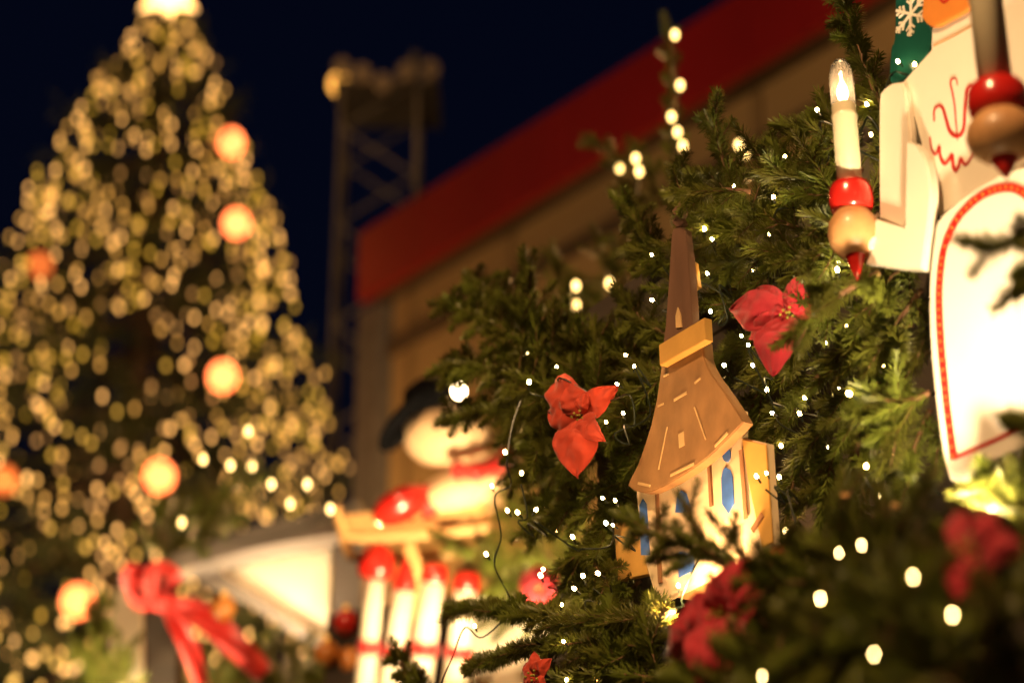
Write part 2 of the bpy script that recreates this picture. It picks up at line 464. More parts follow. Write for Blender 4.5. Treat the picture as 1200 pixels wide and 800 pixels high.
def shoot(parent, pos, d, length, nscale=1.0):
    tw, nd, L_ = SHOOTS[rnd.randrange(len(SHOOTS))]
    s = length / L_
    q = Vector((0, 0, 1)).rotation_difference(Vector(d).normalized())
    M = T(pos) @ q.to_matrix().to_4x4() @ Matrix.Rotation(rnd.uniform(-.6, .6), 4, 'Z')
    # thickness of the brush stays near natural size, length follows the twig
    k = max(.75, min(1.2, s)) * nscale
    M = M @ Matrix.Diagonal((k, k, s, 1))
    o = ob("shoot", tw, parent, M); n = ob("needles", nd, o); n["kind"] = "stuff"
    NSH[0] += 1
    return o
def bough(label, pts, L0=.075, step=.026, fan=None, group=None, spread=48, second=True, start=.0, jit=.22, ns=1.0):
    """pts: world points from the cut end to the tip"""
    path = cat([Vector(p) for p in pts], 8)
    base = path[0]
    t = thing("fir_bough", label, "fir branch", T(base), group)
    path = [p - base for p in path]
    n = len(path)
    mk("stem", tube(path, [.0030 - .0019 * i / (n - 1) for i in range(n)], 6), BARK, t, smooth=True)
    cum = [0]
    for i in range(1, n): cum.append(cum[-1] + (path[i] - path[i - 1]).length)
    tot = cum[-1]
    def at(s):
        s = max(0, min(tot * .9999, s))
        for i in range(1, n):
            if cum[i] >= s:
                f = (s - cum[i - 1]) / max(1e-9, cum[i] - cum[i - 1])
                return path[i - 1].lerp(path[i], f), (path[i] - path[i - 1]).normalized()
    fanv = Vector(fan) if fan is not None else Vector((-.5, -.7, .5))
    s = tot * start
    while s < tot - .03:                           # needles on the main stem
        p, d = at(s); shoot(t, p, d, .06, ns); s += .05
    p, d = at(tot - .035); shoot(t, p, (d + Vector((rnd.gauss(0, .08),) * 3)), .05, ns)
    s = tot * start + step * .5; sg = 1
    while s < tot - .012:
        p, d = at(s)
        fn = (fanv - d * fanv.dot(d)).normalized()
        ang = rad(spread + rnd.uniform(-12, 12)) * sg
        dd = Quaternion(fn, ang) @ d + Vector((rnd.gauss(0, jit), rnd.gauss(0, jit), rnd.gauss(0, jit)))
        dd.normalize()
        ln = max(.028, L0 * (1.08 - .75 * s / tot) * rnd.uniform(.75, 1.2))
        shoot(t, p, dd, ln, ns)
        if second and ln > .06:
            for sg2 in (1, -1):
                q = p + dd * ln * rnd.uniform(.35, .6)
                d2 = Quaternion(fn, rad(45) * sg2) @ dd + Vector((rnd.gauss(0, .2), rnd.gauss(0, .2), rnd.gauss(0, .2)))
                shoot(t, q, d2, ln * rnd.uniform(.4, .6))
        sg = -sg; s += step * rnd.uniform(.8, 1.2) * .5 if step > .03 else step * .62
    return t

# ------------------------------------------------------------------ the fir-decked stall
SF = Fr(P(815, 500, 2.0), 31.3)
t = thing("market_stall", "dark plank market stall hidden behind the fir boughs and chapel", "stall", SF.M)
zg = -SF.o.z
xl = SF.l(700, 600, .16).x; ztop = SF.l(850, 330, .16).z; zbot = SF.l(850, 900, .16).z
k = 0; z = zbot
while z < ztop - .02:
    mk("plank", box(xl, 2.3, .16, .182, z, min(z + .096, ztop)), PLANK, t); z += .1
mk("corner_post", box(xl, xl + .07, .185, .255, zg, ztop), PLANK, t)
mk("corner_post", box(2.22, 2.29, .185, .255, zg, ztop), PLANK, t)
mk("eave_beam", box(xl, 2.3, .02, .155, zbot - .10, zbot - .005), PLANK, t)
mk("counter", box(xl, 2.3, -.15, .5, zg + .92, zg + .97), PLANK, t)
for i in range(18):
    x = xl + (2.3 - xl) * i / 18; mk("front_board", box(x + .002, x + (2.3 - xl) / 18 - .002, .19, .21, zg, zg + .918), PLANK, t)
mk("roof_board", ([(xl - .1, .10, ztop + .005), (2.4, .10, ztop + .005), (2.4, 1.6, ztop + .20), (xl - .1, 1.6, ztop + .20),
                   (xl - .1, .10, ztop + .03), (2.4, .10, ztop + .03), (2.4, 1.6, ztop + .225), (xl - .1, 1.6, ztop + .225)],
                  [(0, 3, 2, 1), (4, 5, 6, 7), (0, 1, 5, 4), (1, 2, 6, 5), (2, 3, 7, 6), (3, 0, 4, 7)]), PLANK, t)
mk("back_wall", box(xl, 2.3, 1.5, 1.53, zg, ztop + .15), PLANK, t)

# ------------------------------------------------------------------ the wooden chapel
ch = thing("wooden_chapel", "cut-out wooden chapel with brown flared roof, thin spire and blue windows", "chapel decoration", SF.M)
def trb(name, pts, y0, y1, m, par=ch, bev=.0006): return board(name, SF.tr(pts, y0), y0, y1, m, par, bev)
trb("wall", [(745, 566), (762, 560), (800, 520), (868, 480), (868, 512), (898, 519), (906, 637), (880, 650), (770, 706), (757, 660), (748, 600)], 0, .009, CREAM)
trb("annex_panel", [(719, 613), (752, 606), (760, 672), (724, 680)], .012, .020, OCHRE)
trb("annex_wall", [(869, 514), (897.5, 521), (905, 635), (893, 641), (884, 600), (876, 560)], -.0016, -.0002, OCHRE)
roof_px = [(775, 428), (772, 450), (769, 470), (763, 497), (756, 520), (747, 545), (739, 560), (736, 569), (742, 574), (752, 577), (764, 575), (780, 568), (794, 560), (810, 550), (825, 539),
           (838, 528), (850, 516), (862, 504), (871, 494), (867, 487), (858, 473), (850, 461), (842, 450), (834, 439), (828, 428), (825, 419), (823.5, 400)]
rf = trb("roof", roof_px, -.016, -.004, ROOFB, ch, .001)
for q in [[(787, 421), (803, 412)], [(790, 469), (805, 460)], [(814, 449), (821, 443)], [(771, 476), (778, 473)], [(786, 557), (814, 543)], [(748, 566), (762, 569)], [(838, 523), (853, 507)], [(778, 441), (784, 438)]]:
    wd = .0028 if q[1][0] - q[0][0] > 12 else .0022
    stroke("veneer_strip", SF.tr(q, -.0161), wd, -.0168, -.0161, STRIP, rf)
for q in [[(772, 550), (782, 500)], [(814, 477), (827, 514)]]:
    stroke("veneer_strip", SF.tr(q, -.0161), .0016, -.0168, -.0161, STRIP, rf)
stroke("veneer_strip", SF.tr([(798.5, 507), (799.5, 523)], -.0161), .009, -.0168, -.0161, STRIP, rf)
spr = trb("spire", [(777, 405), (780, 380), (783, 340), (785.5, 300), (787, 275), (789, 268), (796, 266), (802, 269), (806, 300), (809, 340), (812, 385)], -.012, -.003, SPIRE)
trb("spire_window", [(792, 384), (791.5, 370), (794, 360), (797, 368), (798.5, 383)], -.0136, -.0122, STRIP, spr, 0)
trb("finial", [(792, 266), (787, 260), (791, 254), (787, 247), (793, 240), (797, 230), (799, 240), (802, 249), (799, 256), (802, 262), (798, 266)], -.010, -.005, SPIRE, spr)
trb("edge_strip", [(810, 305), (814, 308), (816, 325), (818, 336), (812, 340)], -.002, .003, OCHRE, spr)  # edge strip of the spire's back layer, its lit tone put into the ochre
trb("cornice", [(772, 404), (825, 372), (826.5, 398), (773, 428)], -.026, -.0165, OCHRE)
def blue(pts): trb("window", pts, -.0012, -.0001, BLUE, ch, 0)
blue([(846, 590), (845, 560), (847, 551), (850, 547), (855, 550), (858, 558), (860, 589), (853, 601)])
blue(cat([(850, 523, 0), (855, 528, 0), (855, 537, 0), (851, 541, 0), (847, 537, 0), (846.5, 528, 0)], 4, True))
blue([(791, 600), (793, 583), (798, 574), (804, 578), (808, 592), (809, 600)])
blue([(795, 676), (794, 647), (800, 645), (813, 652), (812, 668)])
blue([(751, 650), (749, 592), (753, 584), (757, 590), (761, 650)])
for q, wd in [([(832, 541), (835, 593)], .0042), ([(870, 527), (876, 608)], .0055), ([(771, 578), (773, 624)], .004), ([(773, 645), (775, 683)], .005), ([(884, 622), (896, 603)], .006), ([(742, 620), (745, 668)], .0)]:
    if wd: stroke("timber_strip", SF.tr(q, -.0002), wd, -.0026 if q[0][0] != 884 else -.0035, -.0018 if q[0][0] > 860 else -.0004, STRIPB, ch)
mk("back_stay", box(-.06, -.03, .0095, .16, -.16, -.13), PINE, ch)

def floodlight(label, pos, aim, watt, size=.02, col=(1, .66, .32), spot=110, hr=.022, hl=.06):
    """small black can lamp with a glowing face"""
    d = (Vector(aim) - Vector(pos)).normalized()
    t = thing("spot_lamp", label, "spot lamp", look(pos, d), "small spot lamps under the cut-out figures")
    mk("housing", lathe([(hr * .5, -hl), (hr * .9, -hl * .9), (hr, -hl * .5), (hr * 1.05, 0), (hr * .95, 0), (hr * .9, -.006)], 18), BLACKM, t, smooth=True)
    mk("lens", lathe([(hr * .88, -.005), (hr * .86, -.004), (hr * .3, -.002)], 16), LAMPG, t)
    mk("bracket", tube([(0, hr * 1.05, -hl * .4), (0, hr * 1.9, -hl * .6), (0, hr * 2.4, -hl)], .003, 6), BLACKM, t)
    ld = bpy.data.lights.new("spot_lamp_light", 'SPOT'); ld.energy = watt; ld.color = col; ld.shadow_soft_size = size
    ld.spot_size = rad(spot); ld.spot_blend = .6
    lo = bpy.data.objects.new("spot_lamp_light", ld); COL.objects.link(lo); lo.parent = t
    lo.matrix_local = T((0, 0, .003)) @ Matrix.Rotation(math.pi, 4, 'X')
    return t
floodlight("small black can lamp lighting the chapel wall from below", SF.w(790, 742, -.055), SF.w(815, 590, 0), 15, .010, (1, .58, .25), 100, .013, .04)

# ------------------------------------------------------------------ the angel figure with candles
AF = Fr(SF.w(1110, 330, -.02), 31.3)
an = thing("angel_figure", "white wooden angel figure with green wing, red emblem and arched skirt panel", "angel figure", AF.M)
def tra(name, pts, y0, y1, m, par=an, bev=.001): return board(name, AF.tr(pts, y0), y0, y1, m, par, bev)
def c2(pts, k=4): return [(v.x, v.y) for v in cat([(p[0], p[1], 0) for p in pts], k)]
wg = tra("wing", c2([(1048, -70), (1049, 0), (1048, 46), (1044, 58), (1043, 96), (1058, 95), (1080, 75), (1091, 55), (1093, 40), (1088, 25), (1083, 8), (1084, -70)], 3), .012, .022, GREENP)
tor = tra("torso", [(1092, 33), (1138, 6), (1172, -16), (1192, -20), (1205, 40), (1207, 120), (1203, 190), (1168, 213), (1100, 253), (1096, 235), (1085, 190), (1072, 140), (1057, 97), (1074, 78), (1091, 59)], -.006, .008, WHITEP)
stroke("collar_groove", AF.tr([(1094, 54), (1116, 43), (1138, 31), (1160, 20)], -.0062), .0012, -.0068, -.0058, WOODB, an)
tra("face", c2([(1080, 20), (1091, 31), (1112, 22), (1136, 6), (1150, -30), (1140, -80), (1100, -80), (1084, -40)], 3), -.012, -.0062, SKIN)
stroke("mouth", AF.tr(c2([(1100, -4), (1106, 3), (1113, -2)]), -.0122), .002, -.0128, -.0121, REDLINE, an)
# sleeves
tra("upper_sleeve", c2([(1056, 96), (1044, 98), (1034, 106), (1030, 120), (1029.5, 190), (1030, 256)], 4) + [(1060, 268), (1068, 230), (1066, 150), (1060, 105)], -.014, -.0065, WHITEP, an, .0018)
tra("forearm", c2([(1062, 166), (1070, 167), (1077, 174), (1085, 190), (1090, 222), (1087, 262), (1080, 316)], 4) + [(1050, 314), (1014, 309), (1026, 256), (1060, 266)], -.024, -.0145, WHITEP, an, .002)
tra("upper_sleeve", c2([(1172, 20), (1178, 6), (1190, -4), (1215, -20)], 3) + [(1260, -10), (1262, 190), (1215, 170), (1196, 100), (1178, 75)], -.034, -.0145, WHITEP, an, .002)
tra("forearm", [(1198, 110), (1240, 85), (1262, 90), (1262, 190), (1205, 195)], -.06, -.036, WHITEP, an, .002)
# skirt panel: left half traced, mirrored about its own centre line
sk = AF.tr([(1151, 217), (1126, 234), (1100, 258), (1094, 285), (1089, 335), (1090, 400), (1096, 465), (1104, 528), (1113, 562)], -.022)
cx = AF.xz(1151, 216, -.022)[0]; bz = AF.xz(1113, 562, -.008)[1]
left = [(v.x, v.y) for v in cat([(p[0], p[1], 0) for p in sk], 5)]
right = [(2 * cx - x, z) for x, z in reversed(left[1:])]
skirt = board("skirt_panel", left + right, -.022, -.0065, WHITEP, an, .0012)
bl = AF.tr([(1151, 229), (1136, 241), (1119, 262), (1106, 295), (1101, 345), (1103, 400), (1109, 465), (1114, 505), (1118, 537)], -.022)
bl = [(v.x, v.y) for v in cat([(p[0], p[1], 0) for p in bl], 6)]
bcx = cx
bl[0] = (bcx, bl[0][1])
full = [(2 * bcx - x, z) for x, z in reversed(bl[1:])] + bl
stroke("red_border", full, .0076, -.0228, -.0219, REDLINE, skirt)
stroke("red_border", [(bl[-1][0], bl[-1][1]), (2 * bcx - bl[-1][0], bl[-1][1])], .0035, -.0226, -.0219, REDLINE, skirt)
acc = 0; beads = []
dv, df = lathe([(.0011, 0), (.0009, .0006), (.0003, .0008)], 8)
dm = me("bead", *dv and (dv, df), GOLD)
for i in range(1, len(full)):
    a, b = Vector(full[i - 1]), Vector(full[i]); acc += (b - a).length
    if acc > .0058:
        acc = 0; ob("bead", dm, skirt, T((b.x, -.0228, b.y)) @ Matrix.Rotation(rad(90), 4, 'X'))
# painted emblem on the torso
em = [[(1122, 100), (1121, 93), (1117, 92), (1114, 97), (1116, 107), (1119, 125), (1121, 150), (1122.5, 164)],
      [(1095, 142), (1095, 130), (1100, 124), (1105, 127), (1109, 140), (1113, 153), (1119, 159), (1126, 158), (1130, 148), (1131, 125), (1133, 106), (1138, 100), (1143, 106)],
      [(1090, 161), (1092, 175), (1097, 181), (1101, 172), (1102, 183), (1107, 192), (1113, 186), (1116, 182), (1117, 193), (1120, 200), (1124, 194), (1126, 186), (1131, 193), (1137, 187), (1141, 176), (1138, 167)]]
for i, q in enumerate(em):
    stroke("emblem_line", AF.tr(c2(q, 5), -.0062), .0018 if i == 0 else .0034, -.0068, -.0059, REDLINE, tor, True)
# snowflake on the wing
sx, sz = AF.xz(1068, 17, .012); 
for k in range(6):
    a = rad(60 * k + 8); d = Vector((math.sin(a), math.cos(a))); c = Vector((sx, sz)); R_ = .0225
    stroke("snowflake_arm", [c, c + d * R_], .0026, .0108 - .0001 * k, .0119, WHITEP, wg)
    for f_ in (.45, .72):
        for s in (1, -1):
            e = Vector((math.sin(a + s * .8), math.cos(a + s * .8)))
            stroke("snowflake_arm", [c + d * R_ * f_, c + d * R_ * f_ + e * R_ * (.34 if f_ < .6 else .26)], .0022, .0109, .0119, WHITEP, wg)
mk("back_stay", box(-.02, .01, .0225, .17, .02, .05), PINE, an)

def candle(label, px, py_top, py_glass, py_tube, py_ring, py_ball, py_tip, y, rt, lit, lean=0):
    """axis through (px at the tube foot); heights read on the upright plane at depth y"""
    base = AF.w(px, py_tube, y); f = Fr(base, 31.3)
    z = lambda q: f.l(px, q).z
    t = thing("candle_lamp", label, "electric candle", f.M, "electric candles in the angel's hands")
    k = rt
    tz, gz = z(py_top), z(py_glass)
    mk("tube", lathe([(k, 0), (k, gz - .006), (k * 1.06, gz - .005), (k * 1.06, gz - .001), (k * .98, gz), (k * .98, gz + .009), (k * .9, gz + .010)], 28), CANDLE, t, smooth=True)
    if lit:
        gh = tz - gz - .010
        prof = [(k * .97, 0), (k * .98, gh * .45), (k * .96, gh * .65), (k * .80, gh * .85), (k * .5, gh * .965), (k * .05, gh)]
        mk("bulb_glass", lathe(prof, 28), GLASS, t, T((0, 0, gz + .010)), smooth=True)
        fi = mk("filament", lathe([(.0012, 0), (.0045, .006), (.0055, .011), (.0045, .016), (.0012, .024), (.0006, .034)], 12), FIL, t, T((0, 0, gz + .012)), smooth=True)
    zr = z(py_ring)
    mk("ring", lathe([(k * 1.2, .001), (k * 1.55, -.001), (k * 1.74, zr * .25), (k * 1.78, zr * .6), (k * 1.62, zr * .92), (k * 1.3, zr * 1.02)], 32), REDP, t, smooth=True)
    zb_ = z(py_ball); h = zr - zb_; rb = k * 2.06
    mk("wooden_ball", lathe([(k * 1.1, zr + .003), (k * 1.5, zr - h * .06), (rb * .93, zr - h * .24), (rb, zr - h * .5), (rb * .9, zr - h * .76), (k * 1.2, zr - h * .98), (k * .8, zb_ - .001)], 32), WOODB, t, smooth=True)
    zt_ = z(py_tip)
    mk("tip", lathe([(k * .86, zb_ + .004), (k * .8, zb_ - .001), (k * .45, zb_ + (zt_ - zb_) * .55), (k * .08, zt_)], 20), REDP, t, smooth=True)
    return t
candle("lit electric candle with clear bulb on the angel's outstretched hand", 996, 62, 130, 217, 251, 303, 333, -.03, .0112, True)
candle("yellowish electric candle with dark red ring before the angel's chest", 1167, -110, -20, 101, 139, 191, 217, -.125, .0128, True)
mk("hand_peg", tube([AF.l(1196, 165, -.12), AF.l(1235, 140, -.05)], .008, 10), WOODB, an)
mk("hand_peg", tube([AF.l(1004, 281, -.03), AF.l(1027, 286, -.02)], .008, 10), WHITEP, an)
floodlight("black can lamp below the angel's glowing skirt panel", AF.w(1150, 640, -.13), AF.w(1180, 440, 0), 34, .02, (1, .74, .42), 70, .030, .08)
# rounded black housing lying under the skirt
hp = AF.w(1062, 600, -.10)
hz = thing("lamp_housing", "rounded dark lamp housing lying in the fir under the skirt panel", "lamp housing", look(hp - Vector((.03, 0, .05)), (.55, -.2, 1)))
mk("shell", lathe([(.036, -.06), (.036, 0), (.034, .012), (.026, .022), (.01, .028)], 24), BLACKM, hz, smooth=True)
mk("rim", lathe([(.0385, -.06), (.039, -.056), (.0385, -.052)], 24), BLACKM, hz)

# ------------------------------------------------------------------ fir boughs
G = "fir boughs along the stall"
def B(label, q, **k): return bough(label, [SF.w(a, b, c) for a, b, c in q], group=G, **k)
FAN = -SF.Y + Vector((0, 0, .25))
left_l = "dark fir bough reaching past the stall corner towards the tan hall"
B(left_l, [(735, 470, .05), (650, 420, .03), (575, 378, .02), (520, 352, .02)], fan=FAN, L0=.085)
B("upright-tipped dark fir bough rising from the orange-red poinsettia towards the hall", [(725, 480, .08), (660, 420, .06), (625, 365, .05), (618, 305, .05)], fan=FAN, L0=.07)
B("dark fir bough crossing before the bright bulb by the snowman's hat", [(720, 500, .03), (640, 452, .0), (570, 430, .0), (512, 432, .0)], fan=FAN, L0=.07)
B(left_l, [(700, 450, .10), (640, 390, .10), (590, 350, .10), (545, 322, .10)], fan=FAN, L0=.07)
B("dark fir bough with its tip over the snowman's cream face", [(700, 520, .02), (630, 490, .0), (575, 480, .0), (522, 492, .0)], fan=FAN, L0=.06)
B("short fir bough hanging straight down beside the orange-red poinsettia", [(660, 440, -.01), (640, 470, -.02), (628, 545, -.02)], fan=FAN, L0=.03)
low_l = "fir bough in the shaggy mass under the orange-red poinsettia"
for q in [[(720, 520, .08), (660, 540, .06), (605, 560, .05)], [(730, 560, .06), (670, 590, .04), (615, 620, .04)], [(740, 600, .06), (690, 640, .03), (655, 690, .02)],
          [(720, 580, .09), (700, 640, .08), (672, 690, .08)], [(760, 640, .05), (715, 680, .02), (690, 730, .0)], [(750, 540, .05), (715, 590, .03), (700, 650, .02)],
          [(750, 680, .06), (710, 720, .05), (680, 760, .05)], [(670, 550, .06), (650, 590, .05), (628, 620, .05)], [(720, 640, .1), (690, 700, .1), (680, 780, .1)],
          [(700, 500, .10), (690, 450, .10), (665, 400, .10)], [(730, 520, .10), (725, 450, .10), (715, 390, .10)], [(650, 540, .1), (615, 520, .1), (590, 480, .1)]]:
    own = {(650, 540): "fir bough behind the poinsettia's loose wire, tip turned up", (740, 600): "fir bough hanging down beside the chapel's ochre annex panel", (760, 640): "fir bough hanging from under the chapel's annex panel",
           (700, 500): "fir bough standing up behind the orange-red poinsettia", (730, 520): "fir bough standing up between orange-red poinsettia and chapel roof"}
    B(own.get(q[0][:2], low_l), q, fan=FAN, L0=.065)
B("long dark fir bough lying level above the bare lower twigs", [(790, 715, -.05), (690, 722, -.06), (600, 716, -.05), (528, 712, -.04)], fan=FAN + Vector((0, 0, 2)), L0=.05)
B("long dark fir bough lying level, lowest one over the red bud", [(800, 760, -.06), (720, 752, -.07), (640, 755, -.06), (550, 778, -.05)], fan=FAN + Vector((0, 0, 2)), L0=.05)
B("upright fir tip rising by the loose lamp wire", [(490, 850, .0), (478, 800, .0), (466, 757, .0)], fan=FAN, L0=.03)
B("small fir tip next to the loose lamp wire's lower end", [(515, 850, .0), (500, 815, .0), (492, 787, .0)], fan=FAN, L0=.025)
B("broad fir bough spreading below the level boughs", [(800, 800, -.08), (720, 790, -.09), (640, 800, -.08)], fan=FAN, L0=.07)
B("fir bough filling the corner under the chapel's base", [(800, 740, -.05), (760, 740, -.05), (710, 770, -.05)], fan=FAN, L0=.06)
B("fir bough pushed up against the chapel's left wall", [(690, 650, .0), (715, 690, -.01), (735, 745, -.01)], fan=FAN, L0=.04)
# beside the spire
B("pale-tipped fir bough pointing up beside the chapel spire", [(800, 350, .06), (775, 310, .04), (752, 270, .04), (728, 238, .04)], fan=FAN, L0=.045)
B("fir bough lit by a bulb across the chapel spire's side", [(815, 300, .05), (785, 295, .04), (735, 297, .03)], fan=FAN, L0=.035, spread=35)
sp_l = "fir bough tucked between the chapel spire and the orange-red poinsettia"
for q in [[(800, 400, .06), (760, 380, .05), (730, 345, .05)], [(800, 440, .06), (760, 430, .05), (705, 405, .05)], [(790, 480, .05), (745, 480, .03), (700, 520, .02)], [(790, 430, .04), (750, 455, .03), (712, 500, .02)], [(800, 520, .06), (750, 520, .05), (715, 560, .04)]]:
    B(sp_l, q, fan=FAN, L0=.055)
# top
B("tall fir tip standing up against the dark hall wall", [(870, 290, .05), (855, 220, .04), (842, 165, .03), (836, 120, .03)], fan=FAN, L0=.055)
top_l = "fir bough in the bushy top above the crimson poinsettia"
for q in [[(900, 270, .05), (850, 230, .03), (790, 200, .02)], [(890, 300, .06), (840, 270, .04), (785, 235, .04)], [(930, 260, .07), (905, 210, .06), (880, 160, .05)], [(960, 250, .06), (930, 200, .05), (905, 175, .04)],
          [(1010, 200, .06), (975, 165, .05), (925, 146, .05)], [(1000, 240, .04), (960, 215, .02), (900, 210, .01)], [(960, 280, .04), (915, 260, .02), (860, 250, .0)], [(1000, 220, .07), (990, 170, .07), (960, 120, .07)],
          [(940, 300, .06), (890, 300, .04), (840, 310, .03)], [(900, 330, .08), (860, 340, .06), (830, 345, .05)], [(1040, 200, .07), (1035, 150, .07), (1025, 110, .07)], [(860, 340, .09), (845, 300, .08), (822, 255, .08)]]:
    own = {(1010, 200): "fir bough with flat fan tip beside the candle tube", (1000, 220): "fir bough rising just behind the candle tube", (1040, 200): "fir bough rising between candle and the angel's sleeve",
           (890, 300): "fir bough reaching to the chapel spire's tip", (900, 330): "fir bough level with the middle of the chapel spire", (860, 340): "fir bough standing close behind the chapel spire"}
    B(own.get(q[0][:2], top_l), q, fan=FAN, L0=.06)
B("long slim fir tip rising between candle and green wing", [(1040, 140, .05), (1020, 95, .05), (1003, 45, .05), (982, -15, .05)], fan=FAN, L0=.028, spread=30)
# right mass
rt_l = "drooping fir bough in the thick mass between chapel and angel"
for q in [[(1030, 250, .02), (980, 285, .0), (940, 320, -.02), (915, 370, -.03)], [(1050, 300, .03), (1000, 330, .01), (960, 370, .0), (935, 400, -.01)], [(1080, 300, .04), (1040, 330, .02), (1010, 390, .01)],
          [(1080, 340, .03), (1050, 380, .01), (1020, 430, .0)], [(1090, 460, -.005), (1060, 470, -.015), (1010, 465, -.02)], [(1070, 380, .04), (1010, 400, .02), (960, 450, .02)],
          [(1060, 420, .03), (1015, 470, .01), (1005, 540, .0), (1015, 590, .0)], [(1010, 440, .05), (970, 490, .04), (940, 540, .04)], [(1000, 500, .05), (975, 540, .03), (965, 600, .03)],
          [(1090, 480, .04), (1070, 530, .03), (1060, 590, .02)], [(960, 380, .07), (920, 420, .07), (880, 440, .07)], [(960, 440, .08), (920, 480, .08), (890, 530, .07)],
          [(950, 500, .08), (930, 550, .07), (930, 610, .06)], [(910, 380, .10), (870, 400, .10), (840, 430, .10)], [(1000, 320, .08), (950, 330, .08), (900, 350, .08)], [(1090, 410, .06), (1050, 440, .05), (1040, 520, .04)],
          [(900, 440, .12), (880, 480, .11), (870, 520, .10)], [(1060, 540, .06), (1000, 560, .05), (950, 580, .05)], [(1030, 270, .06), (1000, 240, .06), (960, 240, .05)], [(990, 280, .06), (960, 300, .03), (900, 290, .0)]]:
    own = {(1030, 250): "fir bough drooping from the candle's wooden ball to the crimson poinsettia", (1050, 300): "fir bough drooping from the angel's forearm behind the crimson poinsettia",
           (1080, 300): "fir bough hanging under the candle's pointed red tip", (1080, 340): "fir bough hanging beside the skirt panel's upper edge", (1090, 460): "yellowish fir bough poking level out of the skirt panel's edge",
           (1070, 380): "fir bough sloping from the skirt panel to below the crimson poinsettia", (1060, 420): "long fir bough hanging down to the brown twig stub", (1090, 480): "fir bough hanging along the skirt panel's lower edge to the dark housing",
           (1030, 270): "fir bough crossing behind the candle's red ring", (990, 280): "fir bough reaching from the candle tip above the crimson poinsettia", (910, 380): "fir bough showing between chapel roof and crimson poinsettia"}
    B(own.get(q[0][:2], "shaded fir bough deep between chapel and skirt panel" if q[0][2] >= .05 else rt_l), q, fan=FAN, L0=.062)
B("fir bough hanging over the crimson poinsettia's edge", [(1030, 320, -.05), (985, 345, -.08), (950, 375, -.09), (935, 405, -.09)], fan=FAN, L0=.04)
# in front of the chapel
B("blurred fir sprig crossing before the chapel wall", [(905, 695, -.17), (850, 655, -.20), (790, 634, -.21), (732, 606, -.21)], fan=FAN, L0=.022, step=.05, spread=40, second=False, ns=.75)
B("short upright fir tip before the chapel's middle window", [(850, 660, -.19), (820, 625, -.20), (803, 588, -.20)], fan=FAN, L0=.016, step=.06, second=False, ns=.6)
B("fir sprig drooping before the chapel's lower windows", [(890, 680, -.18), (820, 650, -.20), (775, 655, -.20)], fan=FAN, L0=.018, step=.05, second=False, ns=.7)
B("fir sprig brushing the chapel's annex wall", [(900, 690, -.16), (870, 650, -.17), (850, 615, -.17)], fan=FAN, L0=.016, step=.05, second=False, ns=.7)
# near the angel's skirt
B("fir sprig jutting across the angel's arched skirt", [(1260, 300, -.20), (1210, 288, -.20), (1142, 284, -.20)], fan=FAN, L0=.014, step=.05, second=False, ns=.8)
B("fir sprig with drooping tip beside the arched skirt's border", [(1260, 300, -.18), (1215, 325, -.18), (1190, 352, -.18)], fan=FAN, L0=.03, step=.04, second=False)
B("tiny fir tip over the skirt panel's glowing middle", [(1250, 500, -.2), (1215, 497, -.2), (1184, 491, -.2)], fan=FAN, L0=.014, step=.05, second=False)
glow_l = "fir sprig shining yellow-green in the lamplight under the skirt panel"
for q in [[(1240, 600, -.10), (1190, 575, -.09), (1135, 575, -.08)], [(1240, 560, -.09), (1200, 555, -.08), (1160, 560, -.07)], [(1260, 620, -.12), (1210, 600, -.12), (1170, 590, -.11)]]:
    B(glow_l, q, fan=FAN, L0=.045, second=False)
# dark foreground mass low on the right
fg_l = "dark blurred fir bough in the low mass before the stall"
for q in [[(1260, 760, -.30), (1180, 700, -.32), (1120, 640, -.32)], [(1250, 820, -.32), (1140, 760, -.36), (1060, 690, -.36)], [(1200, 850, -.33), (1080, 780, -.38), (980, 710, -.38)], [(1120, 850, -.30), (1010, 780, -.36), (920, 720, -.36)],
          [(1050, 860, -.30), (950, 800, -.34), (860, 760, -.34)], [(960, 860, -.25), (880, 820, -.28), (790, 790, -.28)], [(1100, 720, -.25), (1030, 670, -.27), (960, 640, -.27)], [(1040, 720, -.24), (970, 680, -.26), (900, 670, -.26)],
          [(1240, 700, -.28), (1190, 650, -.30), (1150, 620, -.30)], [(1000, 760, -.22), (930, 720, -.22), (850, 700, -.22)], [(1200, 800, -.20), (1100, 740, -.22), (1000, 720, -.22)], [(900, 800, -.18), (850, 770, -.18), (790, 745, -.17)],
          [(1240, 860, -.25), (1160, 800, -.28), (1080, 800, -.28)], [(1100, 660, -.20), (1060, 640, -.20), (1000, 625, -.20)], [(1010, 640, -.16), (970, 630, -.16), (930, 650, -.16)], [(1060, 830, -.2), (980, 790, -.2), (900, 790, -.2)]]:
    own = {(1260, 760): "dark blurred fir bough rising to the poinsettia under the skirt panel", (1240, 700): "dark blurred fir bough behind the poinsettia under the skirt panel", (1040, 720): "dark blurred fir bough ending at the small red bud",
           (1010, 640): "fir bough lying between the small red bud and the twig stub", (1100, 660): "fir bough lying against the dark lamp housing", (900, 800): "dark fir bough behind the large shaded poinsettia", (1000, 760): "dark fir bough pointing at the large shaded poinsettia's upper petals"}
    B(own.get(q[0][:2], fg_l), q, fan=FAN, L0=.075)
for k, (lab, a, b) in enumerate([("cut brown twig stub sticking up above the dark low boughs", (993, 612, -.2), (990, 580, -.21)), ("thick pale-ended twig stub beside the dark lamp housing", (1042, 632, -.2), (1048, 592, -.21))]):
    p0, p1 = SF.w(*a), SF.w(*b); s = thing("twig_stub", lab, "twig", T(p0))
    mk("bark", tube([(0, 0, 0), (p1 - p0) * .6, p1 - p0], [.0042, .0038, .0036], 8), BARK, s); mk("cut_face", lathe([(.0034, 0), (.003, .0006)], 10), PINE, s, look(p1 - p0, p1 - p0))

